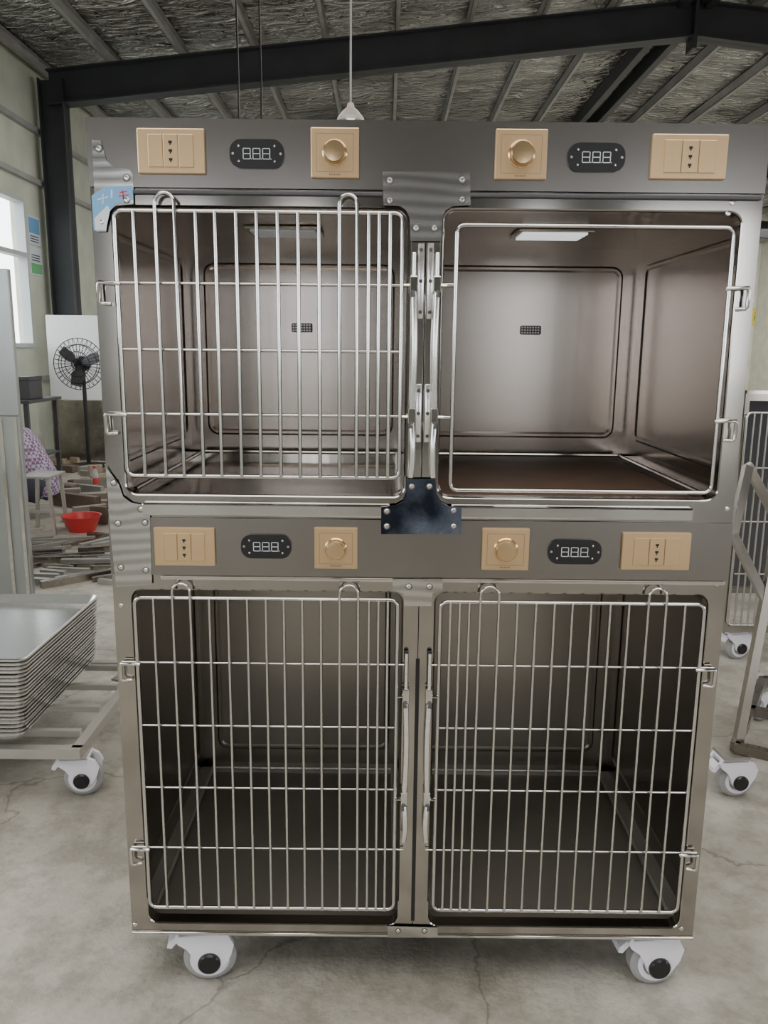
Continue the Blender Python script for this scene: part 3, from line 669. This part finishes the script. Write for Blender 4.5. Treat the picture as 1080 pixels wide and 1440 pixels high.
blob('shirt',[(V(.03,0,.17),(.14,.10)),(V(.02,0,.26),(.175,.155)),(V(-.06,0,.42),(.17,.145)),(V(-.14,0,.56),(.20,.15)),(V(-.19,0,.66),(.20,.12)),(V(-.25,0,.73),(.09,.07))],per,M['plaid'],20)
for sy in (-1,1):
    blob('sleeve',[(V(-.17,sy*.14,.65),.075),(V(-.20,sy*.20,.61),.08),(V(-.28,sy*.215,.50),.07),(V(-.35,sy*.21,.41),.06),(V(-.42,sy*.175,.39),.05)],per,M['plaid'])
    blob('trouser_leg',[(V(.05,sy*.08,.22),.12),(V(-.05,sy*.115,.26),.125),(V(-.24,sy*.14,.37),.10),(V(-.36,sy*.148,.45),.09),(V(-.42,sy*.15,.45),.082),(V(-.41,sy*.15,.38),.082),(V(-.33,sy*.145,.22),.07),(V(-.265,sy*.14,.075),.06)],per,M['trouser'])
    blob('shoe',[(V(-.22,sy*.14,.045),(.03,.03)),(V(-.25,sy*.14,.05),(.045,.048)),(V(-.34,sy*.147,.045),(.047,.044)),(V(-.45,sy*.153,.035),(.045,.033)),(V(-.49,sy*.153,.03),(.02,.02))],per,M['shoe'])
bm=nb(); bmesh.ops.create_uvsphere(bm,u_segments=16,v_segments=12,radius=.105,matrix=Matrix.Translation(V(-.325,0,.905))@Matrix.Diagonal((1,.88,1.0,1))); obj('hair',bm,M['hair'],per)
bm=nb(); lathe(bm,[(.0,0),(.014,.0),(.008,.02),(0,.028)],V(-.425,0,.865),(-1,0,-.3),10); obj('nose',bm,M['skin'],per)
for sy in (-1,1):
    bm=nb(); bmesh.ops.create_uvsphere(bm,u_segments=8,v_segments=6,radius=.010,matrix=Matrix.Translation(V(-.42,sy*.03,.885))); obj('eye',bm,M['black'],per)
q=PF(109,750); bm=nb(); b0=(q.x,q.y+.1,0); basin=(q.x,q.y+.1)
lathe(bm,[(0,.004),(.095,.004),(.140,.12),(.150,.122),(.150,.118),(.144,.115),(.098,0),(0,0)],b0,(0,0,1),28)
obj('plastic_basin',bm,M['basin'],None,'red round plastic basin on the workshop floor','basin')
q=PF(135,690); bot=(q.x,q.y); t=thing('water_bottle',(q.x,q.y,0),'clear plastic water bottle with red label standing behind the basin','bottle')
bm=nb(); lathe(bm,[(0,0),(.034,0),(.036,.02),(.035,.15),(.03,.18),(.014,.215),(.014,.225)],(q.x,q.y,0),(0,0,1)); obj('bottle_body',bm,M['pet'],t)
bm=nb(); lathe(bm,[(.0365,.07),(.0365,.13)],(q.x,q.y,0),(0,0,1)); obj('bottle_label',bm,M['red'],t)
bm=nb(); lathe(bm,[(.016,.225),(.016,.245),(0,.245)],(q.x,q.y,0),(0,0,1)); obj('bottle_cap',bm,M['red'],t)
placed=[(basin[0],basin[1],.2),(bx,by+.12,.25),(bot[0],bot[1],.06),(fc.x,9.6,.3),(hx-.1,hy,.35),(-3.75,8.0,.5),(-3.75,8.5,.5),(-4.0,10.12,.15),(-3.7,10.12,.15),(-3.4,10.12,.15),(-3.2,10.12,.15)]
def fits(x,y,a,L,w):
    n=max(2,int(L/.04)); pts=[(x+math.cos(a)*L*(i/n-.5),y+math.sin(a)*L*(i/n-.5),w*1.3) for i in range(n+1)]
    for p in pts:
        for k in placed:
            if math.hypot(p[0]-k[0],p[1]-k[1])<p[2]+k[2]+.006: return False
    placed.extend(pts); return True
cnt=0; tries=0
while cnt<34 and tries<9000:
    tries+=1
    q=PF(random.uniform(36,165),random.uniform(756,822)); L=random.uniform(.15,.6); a=random.uniform(-.3,1.1); s=random.uniform(.012,.022)
    if not fits(q.x,q.y,a,L,s): continue
    dx,dy=math.cos(a)*L/2,math.sin(a)*L/2
    bm=nb(); tube(bm,[(q.x-dx,q.y-dy,s*1.02),(q.x+dx,q.y+dy,s*1.02)],s,sq=True)
    obj('tube_offcut',bm,M['galv'] if cnt%2 else M['oldtube'],None,'square steel tube offcut lying in front of the red basin','scrap','steel tube offcuts before the basin'); cnt+=1
cnt=0; tries=0
while cnt<70 and tries<12000:
    tries+=1
    q=PF(random.uniform(74,210),random.uniform(646,738)); L=random.uniform(.12,.6); a=random.uniform(-.5,1.4); w=random.uniform(.015,.06); 
    if not fits(q.x,q.y,a,L,w): continue
    h=random.uniform(.02,.16)
    bm=nb(); T=Matrix.Translation((q.x,q.y,0))@Matrix.Rotation(a,4,'Z'); box(bm,-L/2,L/2,-w,w,0.001,h,.004); bm.transform(T)
    wd=cnt%3; cnt+=1
    if wd==0: obj('scrap_plank',bm,M['wood'],None,'short raw wood offcut in the clutter behind the red basin','scrap','wood offcuts behind the basin')
    elif wd==1: obj('scrap_strip',bm,M['rust'],None,'rusty brown steel strip in the clutter behind the red basin','scrap','rusty strips behind the basin')
    else: obj('steel_offcut',bm,M['galv'],None,'bare grey steel offcut in the clutter behind the red basin','scrap','grey steel offcuts behind the basin')
a=P(1057,433,Y1-.02); b_=P(1110,457,Y1-.02)
bm=nb(); box(bm,a.x,b_.x,Y1-.03,Y1,b_.z,a.z); p=obj('wall_banner',bm,M['yellow'],None,'yellow banner with green writing on the far end wall','banner')
bm=nb()
for i in range(6):
    x=a.x+.10+i*.19; z=(a.z+b_.z)/2
    for q in ((x,x+.14,z+.09,z+.12),(x,x+.14,z-.02,z+.01),(x+.055,x+.085,z-.15,z+.16),(x,x+.03,z-.13,z+.02),(x+.11,x+.14,z-.14,z-.02)): box(bm,q[0],q[1],Y1-.034,Y1-.0305,q[2],q[3])
obj('banner_writing',bm,M['green'],p)
q=P(493,171,5.0); t=thing('pendant_lamp',(q.x,5.0,q.z),'pale pendant lamp with conical shade hanging above the cage','lamp')
bm=nb(); lathe(bm,[(.080,0),(.074,.02),(.045,.055),(.022,.075),(.018,.095),(.010,.10),(.010,.095),(.018,.075),(.040,.05),(.072,.015),(.078,0)],(q.x,5,q.z),(0,0,1)); obj('lamp_shade',bm,M['lampshade'],t)
bm=nb(); lathe(bm,[(0,.005),(.026,.015),(.03,.035),(.018,.055),(0,.065)],(q.x,5,q.z),(0,0,1),16); obj('bulb',bm,M['led'],t)
bm=nb(); tube(bm,[(q.x,5,q.z+.095),(q.x,5,zr(q.x)-.0)],.006); obj('lamp_cord',bm,M['purlin'],t)
for px,yy,lb in ((332,6.0,'thin dark cable hanging from the roof, leftmost of the pair'),(364,6.2,'thin dark cable hanging from the roof, nearer the pendant lamp')):
    q=P(px,150,yy); bm=nb(); tube(bm,[(q.x,yy,1.9),(q.x+.02,yy,3.2),(q.x,yy,zr(q.x))],.006,6); obj('hanging_cable',bm,M['black'],None,lb,'cable')

# ---------------- light
w=bpy.data.worlds.new('world'); bpy.context.scene.world=w; w.use_nodes=True
bg=w.node_tree.nodes['Background']; bg.inputs[0].default_value=(.93,.96,1,1); bg.inputs[1].default_value=6.2
def area(name,loc,rot,sx,sy,en,col=(1,.955,.88)):
    l=bpy.data.lights.new(name,'AREA'); l.shape='RECTANGLE'; l.size=sx; l.size_y=sy; l.energy=en; l.color=col
    o=bpy.data.objects.new(name,l); C.objects.link(o); o.location=loc; o.rotation_euler=rot
area('fill_light_front',(.3,-.9,4.3),(math.radians(12),0,0),5,2.0,155)  # added fill lamp for floor and cage front, no roof opening there
area('fill_light_above',(.3,1.7,4.35),(0,0,0),6,3.0,130)  # added fill lamp over the cage, lighting the floor around it
area('fill_light_back',(1.5,9,4.3),(0,0,0),8,6,260)  # added fill lamp for the workshop behind the cage
area('fill_light_far',(7,21,4.0),(math.radians(20),0,0),7,5,420)  # added fill lamp brightening the far end wall
